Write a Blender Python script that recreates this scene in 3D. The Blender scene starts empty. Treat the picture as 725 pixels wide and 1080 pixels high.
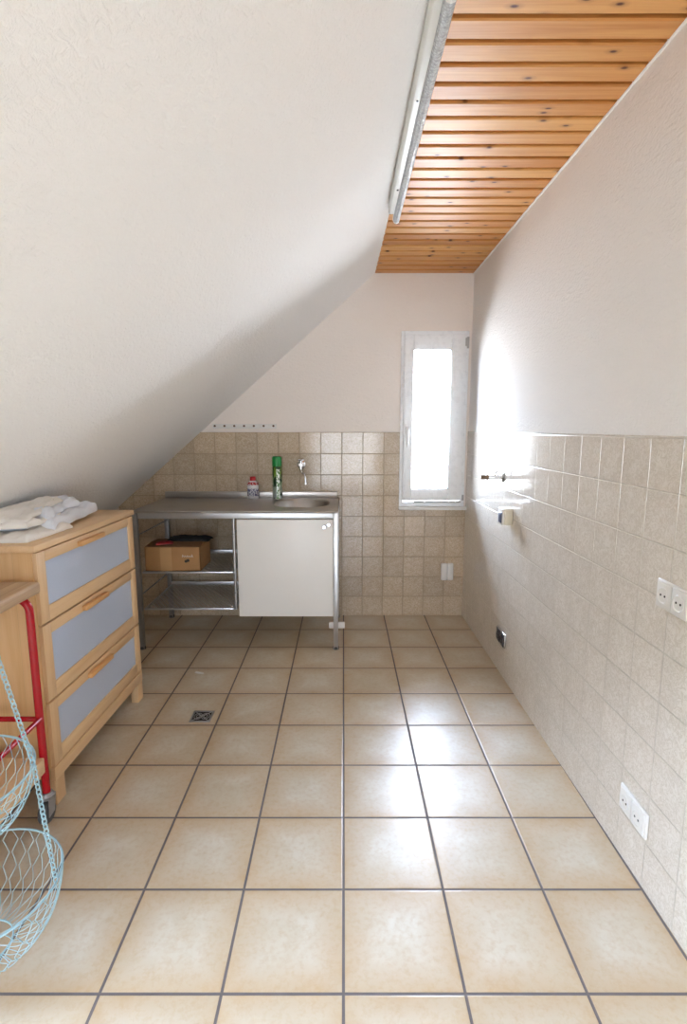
import bpy, bmesh, math, random
from mathutils import Vector, Matrix, noise
rnd = random.Random(7)
S = bpy.context.scene
COL = S.collection
pi = math.pi

# ---------------------------------------------------------------- camera
cam_d = bpy.data.cameras.new('camera')
cam_d.sensor_fit = 'HORIZONTAL'; cam_d.sensor_width = 36.0
cam_d.lens = 36.0 * 562.0 / 725.0
cam_d.clip_start = 0.05
cam = bpy.data.objects.new('camera', cam_d); COL.objects.link(cam)
cam.location = (0, 0, 1.372)
cam.rotation_euler = (pi / 2 - math.atan(88.0 / 562.0), 0, 0)
S.camera = cam

# ---------------------------------------------------------------- sky
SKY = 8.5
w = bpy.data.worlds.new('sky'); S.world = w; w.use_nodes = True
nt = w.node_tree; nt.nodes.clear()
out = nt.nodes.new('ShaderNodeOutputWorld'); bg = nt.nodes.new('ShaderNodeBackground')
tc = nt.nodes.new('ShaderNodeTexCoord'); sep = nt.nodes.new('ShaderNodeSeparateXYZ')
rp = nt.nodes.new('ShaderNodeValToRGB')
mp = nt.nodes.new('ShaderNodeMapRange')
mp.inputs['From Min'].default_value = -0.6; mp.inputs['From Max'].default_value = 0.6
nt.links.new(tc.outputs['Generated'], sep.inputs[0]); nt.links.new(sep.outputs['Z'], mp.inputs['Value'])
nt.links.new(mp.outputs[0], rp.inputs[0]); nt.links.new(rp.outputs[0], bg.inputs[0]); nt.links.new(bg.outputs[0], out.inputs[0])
e = rp.color_ramp.elements
e[0].position = 0.56; e[0].color = (0.52, 0.54, 0.59, 1)
e[1].position = 0.68; e[1].color = (0.77, 0.91, 1.18, 1)
# sky boost added on the small window's side to strengthen its daylight
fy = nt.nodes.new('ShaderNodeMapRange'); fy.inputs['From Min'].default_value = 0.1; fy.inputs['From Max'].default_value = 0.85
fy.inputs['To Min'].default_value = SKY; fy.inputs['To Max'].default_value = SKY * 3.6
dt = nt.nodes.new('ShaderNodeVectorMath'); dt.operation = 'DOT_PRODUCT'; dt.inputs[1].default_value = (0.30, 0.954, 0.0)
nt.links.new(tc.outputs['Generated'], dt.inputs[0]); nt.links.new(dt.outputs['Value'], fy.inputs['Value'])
# extra sky glow added over the slope to feed the roof window
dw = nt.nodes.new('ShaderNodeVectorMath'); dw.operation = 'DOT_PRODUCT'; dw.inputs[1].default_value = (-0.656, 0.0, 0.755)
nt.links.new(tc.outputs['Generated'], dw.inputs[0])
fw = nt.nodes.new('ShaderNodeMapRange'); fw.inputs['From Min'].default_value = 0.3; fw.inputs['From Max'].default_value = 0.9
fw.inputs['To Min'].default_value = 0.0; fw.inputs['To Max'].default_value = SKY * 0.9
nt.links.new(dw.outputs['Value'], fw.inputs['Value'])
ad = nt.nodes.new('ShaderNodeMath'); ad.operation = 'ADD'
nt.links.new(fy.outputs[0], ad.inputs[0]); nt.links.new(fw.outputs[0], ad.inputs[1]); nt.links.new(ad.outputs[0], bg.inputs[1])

def portal(name, loc, rot, sx, sy):
    l = bpy.data.lights.new(name, 'AREA'); l.shape = 'RECTANGLE'; l.size = sx; l.size_y = sy
    l.cycles.is_portal = True
    o = bpy.data.objects.new(name, l); o.location = loc; o.rotation_euler = rot; COL.objects.link(o); return o

vs = S.view_settings
vs.view_transform = 'Standard'; vs.look = 'None'; vs.gamma = 1.0; vs.use_curve_mapping = False
vs.exposure = 1.48
S.cycles.max_bounces = 10; S.cycles.diffuse_bounces = 7; S.cycles.glossy_bounces = 4
S.cycles.transparent_max_bounces = 12
S.cycles.use_denoising = True
S.cycles.sample_clamp_indirect = 8.0
S.cycles.caustics_reflective = False

# ---------------------------------------------------------------- node helpers
def srgb(r, g, b):
    def f(c):
        c /= 255.0
        return c / 12.92 if c <= 0.04045 else ((c + 0.055) / 1.055) ** 2.4
    return (f(r), f(g), f(b), 1)

class NT:
    def __init__(s, name):
        s.m = bpy.data.materials.new(name); s.m.use_nodes = True
        s.t = s.m.node_tree; s.t.nodes.clear()
        s.out = s.n('ShaderNodeOutputMaterial'); s.b = s.n('ShaderNodeBsdfPrincipled')
        s.l(s.b.outputs[0], s.out.inputs[0])
    def n(s, t, **k):
        n = s.t.nodes.new(t)
        for a, v in k.items(): setattr(n, a, v)
        return n
    def l(s, a, b): s.t.links.new(a, b)
    def put(s, sock, v):
        if isinstance(v, (int, float)): sock.default_value = v
        elif isinstance(v, (tuple, list)): sock.default_value = v
        else: s.l(v, sock)
    def math(s, op, a, b=0.0, c=None):
        n = s.n('ShaderNodeMath', operation=op); s.put(n.inputs[0], a); s.put(n.inputs[1], b)
        if c is not None: s.put(n.inputs[2], c)
        return n.outputs[0]
    def mix(s, f, a, b, blend='MIX'):
        n = s.n('ShaderNodeMix', data_type='RGBA', blend_type=blend)
        s.put(n.inputs[0], f); s.put(n.inputs[6], a); s.put(n.inputs[7], b); return n.outputs[2]
    def ramp(s, v, *st):
        n = s.n('ShaderNodeValToRGB'); s.put(n.inputs[0], v); el = n.color_ramp.elements
        while len(el) < len(st): el.new(0.5)
        for q, (p, c) in zip(el, st):
            q.position = p; q.color = c if isinstance(c, tuple) else (c, c, c, 1)
        return n.outputs[0]
    def pos(s): return s.n('ShaderNodeNewGeometry').outputs['Position']
    def obj(s): return s.n('ShaderNodeTexCoord').outputs['Object']
    def xyz(s, v):
        n = s.n('ShaderNodeSeparateXYZ'); s.l(v, n.inputs[0]); return n.outputs
    def comb(s, x, y, z):
        n = s.n('ShaderNodeCombineXYZ'); s.put(n.inputs[0], x); s.put(n.inputs[1], y); s.put(n.inputs[2], z); return n.outputs[0]
    def scale(s, v, sc, loc=(0, 0, 0)):
        n = s.n('ShaderNodeMapping'); s.l(v, n.inputs[0]); n.inputs['Scale'].default_value = sc; n.inputs['Location'].default_value = loc; return n.outputs[0]
    def noise(s, v, scale=5, detail=3, rough=0.5, dist=0.0):
        n = s.n('ShaderNodeTexNoise'); s.l(v, n.inputs['Vector']); n.inputs['Scale'].default_value = scale
        n.inputs['Detail'].default_value = detail; n.inputs['Roughness'].default_value = rough; n.inputs['Distortion'].default_value = dist
        return n.outputs[0]
    def white(s, v):
        n = s.n('ShaderNodeTexWhiteNoise', noise_dimensions='3D'); s.l(v, n.inputs['Vector']); return n
    def bump(s, h, strength=0.3, dist=0.002):
        n = s.n('ShaderNodeBump'); s.l(h, n.inputs['Height']); n.inputs['Strength'].default_value = strength
        n.inputs['Distance'].default_value = dist; s.l(n.outputs[0], s.b.inputs['Normal']); return n
    def set(s, **k):
        for a, v in k.items():
            s.put(s.b.inputs[{'color': 'Base Color', 'rough': 'Roughness', 'metal': 'Metallic', 'spec': 'Specular IOR Level', 'coat': 'Coat Weight',
                              'coatr': 'Coat Roughness', 'trans': 'Transmission Weight', 'sss': 'Subsurface Weight'}[a]], v)
        return s

def plain(name, col, rough=0.5, metal=0.0, spec=0.5, vary=0.06, scale=30.0, bump=0.0):
    t = NT(name); n = t.noise(t.obj(), scale, 3)
    c2 = tuple(min(1, c * (1 - vary * 2)) for c in col[:3]) + (1,)
    t.set(color=t.mix(n, col, c2), rough=t.math('ADD', t.math('MULTIPLY', n, 0.12), rough - 0.06), metal=metal, spec=spec)
    if bump: t.bump(n, bump, 0.001)
    return t.m

def plaster(name, col):
    t = NT(name); p = t.pos()
    n1 = t.noise(p, 90, 4, 0.6); n2 = t.noise(t.scale(p, (1, 1, 2.2)), 38, 3, 0.6, 0.8); n3 = t.noise(p, 1.7, 3)
    h = t.math('ADD', t.math('MULTIPLY', n1, 0.5), n2)
    t.set(color=t.mix(t.math('MULTIPLY', n3, 0.25), col, tuple(c * 0.93 for c in col[:3]) + (1,)), rough=0.9, spec=0.08)
    t.bump(h, 0.8, 0.006); return t.m

def tiles(name, ua, va, uo, vo, su, sv, grout_w, base, edge, pale, grout, rough, veins=True, tilt=0.0, edge_amt=0.6, bstr=0.5, lv=0.16, vein=0.8):
    t = NT(name); p = t.pos(); x = t.xyz(p)
    u = t.math('DIVIDE', t.math('SUBTRACT', x[ua], uo), su); v = t.math('DIVIDE', t.math('SUBTRACT', x[va], vo), sv)
    fu, fv = t.math('FLOOR', u), t.math('FLOOR', v)
    a = t.math('SUBTRACT', u, fu); b = t.math('SUBTRACT', v, fv)
    du = t.math('SUBTRACT', 0.5, t.math('ABSOLUTE', t.math('SUBTRACT', a, 0.5)))
    dv = t.math('SUBTRACT', 0.5, t.math('ABSOLUTE', t.math('SUBTRACT', b, 0.5)))
    d = t.math('MINIMUM', t.math('MULTIPLY', du, su), t.math('MULTIPLY', dv, sv))     # metres to the tile edge
    cell = t.comb(fu, fv, 3.7); wn = t.white(cell); r = t.xyz(wn.outputs['Color'])
    off = t.n('ShaderNodeVectorMath', operation='MULTIPLY_ADD'); t.l(wn.outputs['Color'], off.inputs[0]); off.inputs[1].default_value = (7, 7, 7); t.l(p, off.inputs[2])
    q = off.outputs[0]
    big = t.noise(q, 7.0 / (su / 0.3), 4, 0.6, 0.6)
    fine = t.noise(q, 42 if veins else 60, 3, 0.65, 1.6 if veins else 0.2)
    near = t.math('SUBTRACT', 1.0, t.math('MINIMUM', t.math('DIVIDE', d, su * 0.33), 1.0))
    e1 = t.math('MULTIPLY', t.math('MULTIPLY', near, edge_amt), t.math('ADD', t.math('MULTIPLY', big, 1.6), -0.25))
    e1 = t.math('MINIMUM', t.math('MAXIMUM', e1, 0.0), 1.0)
    c = t.mix(t.ramp(big, (0.35, 0.0), (0.7, 1.0)), base, pale)
    c = t.mix(e1, c, edge)
    if veins:
        vn = t.ramp(t.math('ABSOLUTE', t.math('SUBTRACT', fine, 0.5)), (0.0, 1.0), (0.07, 0.0))
        c = t.mix(t.math('MULTIPLY', vn, vein), c, edge)
    else:
        c = t.mix(t.ramp(fine, (0.45, 0.0), (0.75, 0.35)), c, edge)
    lum = t.math('ADD', 0.98 - lv / 2, t.math('MULTIPLY', r[0], lv))
    c = t.mix(1.0, c, t.comb(lum, lum, lum), 'MULTIPLY')
    g = t.math('GREATER_THAN', grout_w / 2, d)
    gn = t.noise(p, 25, 4)
    gc = t.mix(gn, grout, tuple(k * 0.62 for k in grout[:3]) + (1,))
    c = t.mix(g, c, gc)
    rr = t.math('ADD', rough, t.math('MULTIPLY', fine, 0.08))
    t.set(color=c, rough=t.math('MAXIMUM', rr, t.math('MULTIPLY', g, 0.6)), spec=0.5)
    h = t.math('MULTIPLY', t.math('MINIMUM', t.math('DIVIDE', d, grout_w * 0.9), 1.0), 0.002)
    h = t.math('ADD', h, t.math('MULTIPLY', t.math('MULTIPLY', t.math('SUBTRACT', r[1], 0.5), a), tilt * su))
    h = t.math('ADD', h, t.math('MULTIPLY', t.math('MULTIPLY', t.math('SUBTRACT', r[2], 0.5), b), tilt * sv))
    h = t.math('ADD', h, t.math('MULTIPLY', fine, 0.00009 if veins else 0.0001))
    h = t.math('ADD', h, t.math('MULTIPLY', big, 0.00012 if veins else 0.0006))
    n = t.bump(h, bstr, 1.0); return t.m

def wood(name, c1, c2, axis=0, rough=0.45, stave=0.0, stave_axis=1, knots=0.0, fine=1.0, coat=0.0, byplank=None):
    t = NT(name); p = t.obj(); x = t.xyz(p)
    if byplank:                                           # every board gets its own grain
        ax, o0, step = byplank
        idx = t.math('FLOOR', t.math('DIVIDE', t.math('SUBTRACT', x[ax], o0), step))
    elif stave:
        idx = t.math('FLOOR', t.math('DIVIDE', x[stave_axis], stave))
    else: idx = None
    if idx is not None:
        wn = t.white(t.comb(idx, 1.3, 5.1))
        off = t.n('ShaderNodeVectorMath', operation='MULTIPLY_ADD'); t.l(wn.outputs['Color'], off.inputs[0]); off.inputs[1].default_value = (9, 9, 9); t.l(p, off.inputs[2])
        q = off.outputs[0]; rv = wn.outputs['Value']
    else: q = p; rv = 0.5
    sc = [18.0, 18.0, 18.0]; sc[axis] = 1.1
    g1 = t.noise(t.scale(q, tuple(sc)), 1.4, 4, 0.55, 0.6)
    sc2 = [220.0, 220.0, 220.0]; sc2[axis] = 5.0
    g2 = t.noise(t.scale(q, tuple(sc2)), 1.0 * fine, 3, 0.6)
    f = t.math('ADD', t.math('MULTIPLY', g1, 0.75), t.math('MULTIPLY', g2, 0.35))
    f = t.math('ADD', f, t.math('MULTIPLY', t.math('SUBTRACT', rv, 0.5), 0.35) if idx is not None else 0.0)
    c = t.mix(t.ramp(f, (0.35, 0.0), (0.75, 1.0)), c1, c2)
    if knots:
        vo = t.n('ShaderNodeTexVoronoi', voronoi_dimensions='2D'); sk = [22.0, 22.0, 0.0]; sk[axis] = 11.0
        t.l(t.scale(q, tuple(sk)), vo.inputs['Vector']); vo.inputs['Scale'].default_value = 1.0
        kr = t.xyz(vo.outputs['Color'])
        k = t.math('MULTIPLY', t.ramp(vo.outputs['Distance'], (0.06, 1.0), (0.15, 0.0)), t.math('GREATER_THAN', kr[0], 1 - knots))
        halo = t.math('MULTIPLY', t.ramp(vo.outputs['Distance'], (0.1, 0.45), (0.34, 0.0)), t.math('GREATER_THAN', kr[0], 1 - knots))
        c = t.mix(halo, c, tuple(q_ * 0.55 for q_ in c2[:3]) + (1,))
        c = t.mix(k, c, srgb(92, 48, 22))
    if stave:
        fr = t.math('FRACT', t.math('DIVIDE', x[stave_axis], stave))
        c = t.mix(t.math('MULTIPLY', t.math('LESS_THAN', fr, 0.018), 0.35), c, tuple(q_ * 0.5 for q_ in c2[:3]) + (1,))
    t.set(color=c, rough=t.math('ADD', rough - 0.05, t.math('MULTIPLY', g2, 0.1)), spec=0.45, coat=coat, coatr=0.15)
    t.bump(g2, 0.08, 0.001); return t.m

M = {}
M['plaster'] = plaster('white_plaster', (0.88, 0.865, 0.845, 1))
M['plaster_warm'] = plaster('blush_plaster', (0.88, 0.82, 0.77, 1))
M['plaster_slope'] = plaster('slope_plaster', (0.90, 0.885, 0.87, 1))
FT = dict(base=srgb(198, 187, 166), edge=srgb(178, 144, 96), pale=srgb(210, 204, 190), grout=srgb(112, 104, 104))
M['floor'] = tiles('floor_tile', 0, 1, 0.0, 0.21, 0.3, 0.3, 0.0075, rough=0.27, veins=False, tilt=0.004, edge_amt=1.0, bstr=0.6, lv=0.06, **FT)
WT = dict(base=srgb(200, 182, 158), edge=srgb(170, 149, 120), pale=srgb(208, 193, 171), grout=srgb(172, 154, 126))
WR = dict(base=srgb(228, 221, 211), edge=srgb(206, 196, 181), pale=srgb(234, 228, 219), grout=srgb(222, 214, 200))  # glare on the right wall is put into this pale grout colour
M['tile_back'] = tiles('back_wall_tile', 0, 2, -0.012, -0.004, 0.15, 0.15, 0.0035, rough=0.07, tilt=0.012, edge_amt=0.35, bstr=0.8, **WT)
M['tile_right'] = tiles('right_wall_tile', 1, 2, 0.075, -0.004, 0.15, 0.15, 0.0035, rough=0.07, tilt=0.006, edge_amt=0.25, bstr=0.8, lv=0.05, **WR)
M['pine'] = wood('pine_boards', srgb(226, 170, 102), srgb(200, 134, 70), axis=0, rough=0.46, knots=0.17, byplank=(1, 3.805 - 0.0893 * 80, 0.0893), coat=0.0)
M['birch_z'] = wood('beech_upright', srgb(226, 190, 142), srgb(210, 168, 116), axis=2, rough=0.42, stave=0.075, stave_axis=0)
M['birch_y'] = wood('beech_long', srgb(226, 194, 152), srgb(210, 172, 128), axis=1, rough=0.42)
M['birch_f'] = wood('beech_stile', srgb(226, 194, 152), srgb(210, 172, 128), axis=2, rough=0.42)
M['handle'] = wood('beech_handle', srgb(224, 176, 120), srgb(202, 150, 94), axis=1, rough=0.4)
M['butcher'] = wood('butcher_block', srgb(192, 162, 128), srgb(158, 126, 94), axis=1, rough=0.5, stave=0.045, stave_axis=0)
M['butcher_end'] = wood('butcher_edge', srgb(180, 150, 128), srgb(140, 112, 92), axis=1, rough=0.5)
M['pvc'] = plain('white_pvc', (0.90, 0.93, 0.96, 1), 0.28, vary=0.01)
M['pvc_seal'] = plain('grey_seal', (0.12, 0.12, 0.13, 1), 0.6)
M['white_plastic'] = plain('white_plastic', (0.80, 0.79, 0.76, 1), 0.3, vary=0.02)
M['cream_plastic'] = plain('cream_plastic', (0.76, 0.70, 0.56, 1), 0.35, vary=0.04)
M['dark_plastic'] = plain('dark_plastic', (0.03, 0.03, 0.04, 1), 0.3)
M['blue_plastic'] = plain('slate_blue_plastic', (0.07, 0.09, 0.16, 1), 0.3)
M['hole'] = plain('dark_hole', (0.015, 0.012, 0.01, 1), 0.7)
M['grey_plastic'] = plain('grey_plastic', (0.5, 0.5, 0.5, 1), 0.4)
M['chrome'] = plain('chrome', (0.80, 0.80, 0.82, 1), 0.12, 1.0, vary=0.02)
M['steel'] = plain('brushed_steel', (0.50, 0.48, 0.46, 1), 0.32, 1.0, vary=0.05, scale=8)
M['steel_dark'] = plain('galvanised_frame', (0.40, 0.41, 0.42, 1), 0.42, 1.0, vary=0.1)
M['alu'] = plain('aluminium_frame', (0.62, 0.63, 0.64, 1), 0.38, 1.0, vary=0.05)
M['door_white'] = plain('white_laminate', (0.88, 0.88, 0.86, 1), 0.35, vary=0.015, scale=6)
M['red'] = plain('red_lacquer', srgb(176, 14, 28), 0.22, vary=0.08)
M['rubber'] = plain('grey_rubber', (0.10, 0.10, 0.10, 1), 0.6)
M['wire'] = plain('pale_blue_wire', srgb(160, 194, 204), 0.35, vary=0.06, scale=80)
M['cardboard'] = plain('brown_cardboard', srgb(176, 134, 88), 0.75, vary=0.08, scale=14)
M['cardboard_in'] = plain('dark_cardboard', srgb(140, 104, 68), 0.8, vary=0.1)
M['tape'] = plain('packing_tape', srgb(186, 148, 102), 0.35, vary=0.03)
M['print_white'] = plain('white_print', (0.75, 0.74, 0.70, 1), 0.6)
M['print_black'] = plain('black_print', (0.03, 0.025, 0.02, 1), 0.6)
M['black_cloth'] = plain('black_fabric', (0.02, 0.02, 0.022, 1), 0.85, vary=0.2, bump=0.3)
M['red_packet'] = plain('red_packet', srgb(158, 34, 38), 0.4, vary=0.1)
M['green_cap'] = plain('green_plastic', srgb(12, 138, 62), 0.3)
M['red_cap'] = plain('red_plastic', srgb(196, 36, 40), 0.35)
M['paper'] = plain('white_paper', (0.8, 0.8, 0.78, 1), 0.7, vary=0.03)
M['brass_dark'] = plain('dark_knob', (0.16, 0.10, 0.06, 1), 0.4)
M['zinc'] = plain('zinc_casting', (0.42, 0.42, 0.43, 1), 0.38, 0.85, vary=0.1)
M['lamp_white'] = plain('lamp_enamel', (0.74, 0.74, 0.71, 1), 0.35, vary=0.03)
M['leaf'] = plain('pale_leaf', (0.22, 0.28, 0.12, 1), 0.6)
M['bark'] = plain('bark', (0.14, 0.11, 0.09, 1), 0.8)
M['lawn'] = plain('lawn', (0.20, 0.24, 0.12, 1), 0.9, vary=0.2, scale=3)

def fabric(name, a, b):
    t = NT(name); p = t.obj(); n = t.noise(p, 14, 4)
    wv = t.n('ShaderNodeTexWave'); t.l(p, wv.inputs[0]); wv.inputs['Scale'].default_value = 160
    t.set(color=t.mix(n, a, b), rough=0.9, spec=0.08); t.bump(t.math('ADD', n, t.math('MULTIPLY', wv.outputs[1], 0.05)), 0.35, 0.003); return t.m
M['linen'] = fabric('off_white_linen', (0.88, 0.86, 0.82, 1), (0.82, 0.79, 0.74, 1))
M['linen_blue'] = fabric('cool_white_cotton', (0.82, 0.86, 0.93, 1), (0.75, 0.80, 0.88, 1))

def frosted():
    t = NT('frosted_plastic'); n = t.noise(t.obj(), 160, 2)
    t.set(color=t.mix(n, (0.50, 0.57, 0.71, 1), (0.46, 0.53, 0.67, 1)), rough=0.38, spec=0.4); t.bump(n, 0.1, 0.001); return t.m
M['frosted'] = frosted()

def prismatic():
    t = NT('prismatic_diffuser'); p = t.obj()
    vo = t.n('ShaderNodeTexVoronoi'); t.l(p, vo.inputs['Vector']); vo.inputs['Scale'].default_value = 130
    t.set(color=t.mix(vo.outputs['Distance'], (0.70, 0.73, 0.76, 1), (0.40, 0.42, 0.45, 1)), rough=0.18, spec=0.7)
    t.bump(vo.outputs['Distance'], 0.7, 0.004); return t.m
M['prism'] = prismatic()

def glass():
    t = NT('window_glass'); t.t.nodes.remove(t.b)
    tr = t.n('ShaderNodeBsdfTransparent'); gl = t.n('ShaderNodeBsdfGlossy'); fr = t.n('ShaderNodeFresnel'); mx = t.n('ShaderNodeMixShader')
    gl.inputs['Roughness'].default_value = 0.0; tr.inputs[0].default_value = (0.97, 0.985, 0.98, 1); fr.inputs[0].default_value = 1.45
    t.l(fr.outputs[0], mx.inputs[0]); t.l(tr.outputs[0], mx.inputs[1]); t.l(gl.outputs[0], mx.inputs[2]); t.l(mx.outputs[0], t.out.inputs[0]); return t.m
M['glass'] = glass()

def can_mat():
    t = NT('spray_can_print'); p = t.obj(); x = t.xyz(p)
    n = t.noise(t.scale(p, (40, 40, 16)), 1.0, 3, 0.5, 1.0)
    z = t.math('DIVIDE', x[2], 0.24)
    base = t.mix(t.ramp(z, (0.15, 0.0), (0.75, 1.0)), (0.42, 0.46, 0.44, 1), srgb(112, 150, 40))
    c = t.mix(t.ramp(n, (0.50, 0.0), (0.56, 1.0)), base, srgb(20, 60, 30))
    side = t.math('LESS_THAN', t.math('ABSOLUTE', t.math('SUBTRACT', x[0], 0.010)), 0.011)
    n2 = t.noise(t.scale(p, (90, 90, 60)), 1.0, 2)
    band = t.math('MULTIPLY', side, t.math('MULTIPLY', t.math('LESS_THAN', z, 0.88), t.math('LESS_THAN', x[1], 0.0)))
    c = t.mix(band, c, t.mix(t.ramp(n2, (0.50, 0.0), (0.56, 1.0)), (0.75, 0.78, 0.72, 1), srgb(80, 130, 70)))
    t.set(color=c, rough=0.3, metal=0.2); return t.m
M['can'] = can_mat()

def bottle_mat():
    t = NT('bottle_label'); p = t.obj(); x = t.xyz(p)
    n = t.noise(t.scale(p, (120, 120, 90)), 1.0, 2)
    z = x[2]
    band = t.math('MULTIPLY', t.math('GREATER_THAN', z, 0.098), t.math('LESS_THAN', z, 0.118))
    low = t.math('MULTIPLY', t.math('GREATER_THAN', z, 0.02), t.math('LESS_THAN', z, 0.072))
    c = t.mix(band, (0.78, 0.76, 0.76, 1), t.mix(t.ramp(n, (0.52, 0.0), (0.6, 1.0)), srgb(190, 40, 40), (0.8, 0.76, 0.74, 1)))
    c = t.mix(low, c, t.mix(t.ramp(n, (0.46, 0.0), (0.56, 1.0)), (0.74, 0.74, 0.78, 1), srgb(96, 92, 128)))
    t.set(color=c, rough=0.35); return t.m
M['bottle'] = bottle_mat()

# ---------------------------------------------------------------- mesh helpers
class MB:
    def __init__(s): s.v = []; s.f = []; s.mi = []
    def add(s, vs, fs, mat=0):
        o = len(s.v); s.v += [tuple(v) for v in vs]; s.f += [tuple(i + o for i in f) for f in fs]; s.mi += [mat] * len(fs); return s
    def bm(s, b, mat=0):
        b.verts.index_update(); s.add([v.co[:] for v in b.verts], [[v.index for v in f.verts] for f in b.faces], mat); b.free(); return s
    def box(s, lo, hi, bev=0.0, seg=2, mat=0, mtx=None):
        b = bmesh.new(); bmesh.ops.create_cube(b, size=1.0)
        c = [(lo[i] + hi[i]) / 2 for i in range(3)]; d = [hi[i] - lo[i] for i in range(3)]
        for v in b.verts: v.co = Vector((c[0] + v.co.x * d[0], c[1] + v.co.y * d[1], c[2] + v.co.z * d[2]))
        if bev: bmesh.ops.bevel(b, geom=b.edges[:], offset=min(bev, min(d) * 0.45), segments=seg, profile=0.5, affect='EDGES')
        if mtx is not None: b.transform(mtx)
        return s.bm(b, mat)
    def tube(s, path, r, n=8, closed=False, mat=0, cap=True):
        P = [Vector(p) for p in path]; N = len(P)
        if N < 2: return s
        rs = r if isinstance(r, (list, tuple)) else [r] * N
        def tan(i):
            if closed: return (P[(i + 1) % N] - P[i - 1]).normalized()
            return (P[min(i + 1, N - 1)] - P[max(i - 1, 0)]).normalized()
        t0 = tan(0); up = Vector((0, 0, 1)) if abs(t0.z) < 0.9 else Vector((1, 0, 0))
        a = t0.cross(up).normalized(); vs = []; fs = []
        for i in range(N):
            t = tan(i); a = (a - t * a.dot(t)); a.normalize(); b = t.cross(a)
            for k in range(n):
                th = 2 * pi * k / n; vs.append(P[i] + (a * math.cos(th) + b * math.sin(th)) * rs[i])
        for i in range(N if closed else N - 1):
            j = (i + 1) % N
            for k in range(n): fs.append((i * n + k, i * n + (k + 1) % n, j * n + (k + 1) % n, j * n + k))
        if not closed and cap: fs.append(tuple(range(n))[::-1]); fs.append(tuple((N - 1) * n + k for k in range(n)))
        return s.add(vs, fs, mat)
    def lathe(s, prof, n=32, origin=(0, 0, 0), axis='z', mat=0, sx=1.0, sy=1.0):
        vs = []; fs = []; m = len(prof)
        for k in range(n):
            th = 2 * pi * k / n
            for r, z in prof:
                x, y = r * math.cos(th) * sx, r * math.sin(th) * sy
                p = {'z': (x, y, z), 'x': (z, x, y), 'y': (x, z, y)}[axis]
                vs.append(tuple(p[i] + origin[i] for i in range(3)))
        for k in range(n):
            j = (k + 1) % n
            for i in range(m - 1): fs.append((k * m + i, j * m + i, j * m + i + 1, k * m + i + 1))
        if prof[0][0] > 1e-6: fs.append(tuple(k * m for k in range(n))[::-1])
        if prof[-1][0] > 1e-6: fs.append(tuple(k * m + m - 1 for k in range(n)))
        return s.add(vs, fs, mat)
    def prism(s, poly, a0, a1, axis='y', mat=0, bev=0.0):
        n = len(poly)
        def P(u, v, a): return {'y': (u, a, v), 'x': (a, u, v), 'z': (u, v, a)}[axis]
        b = bmesh.new(); A = [b.verts.new(P(u, v, a0)) for u, v in poly]; B = [b.verts.new(P(u, v, a1)) for u, v in poly]
        b.faces.new(A); b.faces.new(B[::-1])
        for i in range(n): b.faces.new((A[i], B[i], B[(i + 1) % n], A[(i + 1) % n]))
        bmesh.ops.recalc_face_normals(b, faces=b.faces[:])
        if bev: bmesh.ops.bevel(b, geom=b.edges[:], offset=bev, segments=2, profile=0.5, affect='EDGES')
        return s.bm(b, mat)
    def obj(s, name, mats, parent=None, loc=None, smooth=True, ang=35, fix=True):
        me = bpy.data.meshes.new(name); me.from_pydata(s.v, [], s.f)
        for m in (mats if isinstance(mats, (list, tuple)) else [mats]): me.materials.append(m)
        me.polygons.foreach_set('material_index', s.mi)
        if fix:
            b = bmesh.new(); b.from_mesh(me); bmesh.ops.recalc_face_normals(b, faces=b.faces[:]); b.to_mesh(me); b.free()
        if smooth:
            me.polygons.foreach_set('use_smooth', [True] * len(me.polygons)); me.set_sharp_from_angle(angle=math.radians(ang))
        me.update()
        o = bpy.data.objects.new(name, me); COL.objects.link(o)
        if parent is not None: o.parent = parent
        if loc is not None: o.location = loc
        return o

def tag(o, label, cat, group=None):
    o['label'] = label; o['category'] = cat
    if group: o['group'] = group
    return o
def thing(name, label, cat, loc=(0, 0, 0), rz=0.0, group=None):
    o = bpy.data.objects.new(name, None); COL.objects.link(o); o.location = loc; o.rotation_euler = (0, 0, rz)
    o.empty_display_size = 0.05
    return tag(o, label, cat, group)
def struct(o): o['kind'] = 'structure'; return o
def arc(c, r, a0, a1, n, plane='xz'):
    res = []
    for i in range(n + 1):
        t = a0 + (a1 - a0) * i / n; u, v = r * math.cos(t), r * math.sin(t)
        res.append({'xz': (c[0] + u, c[1], c[2] + v), 'yz': (c[0], c[1] + u, c[2] + v), 'xy': (c[0] + u, c[1] + v, c[2])}[plane])
    return res

# ---------------------------------------------------------------- the room
YB, YR = 3.805, -4.2                  # back wall face, rear wall face
XK = -1.75                            # knee wall face
EX, EZ = 0.212, 2.408; K = 0.869      # edge between slope and flat ceiling, rise of the slope
AN = math.atan(K); CA, SA = math.cos(AN), math.sin(AN)
def slope_z(x): return EZ + (x - EX) * K
def wr(y): return 0.884 + 0.0105 * (3.8 - y)

struct(MB().box((XK - 0.3, YR - 0.3, -0.2), (1.3, YB + 0.3, 0.0)).obj('floor', M['floor'], smooth=False))

# back wall with its window opening
WX0, WX1, WZ0, WZ1 = 0.402, 0.868, 0.822, 2.03
b = MB()
for lo, hi in (((XK - 0.3, 0), (WX0, 2.7)), ((WX1, 0), (1.3, 2.7)), ((WX0, 0), (WX1, WZ0)), ((WX0, WZ1), (WX1, 2.7))):
    b.box((lo[0], YB, lo[1]), (hi[0], YB + 0.10, hi[1]))
struct(b.obj('wall_back', M['plaster_warm'], smooth=False))
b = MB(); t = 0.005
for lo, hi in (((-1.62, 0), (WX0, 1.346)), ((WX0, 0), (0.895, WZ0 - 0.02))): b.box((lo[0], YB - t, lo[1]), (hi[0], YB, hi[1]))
struct(b.obj('trim_1', M['tile_back'], smooth=False))

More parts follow.
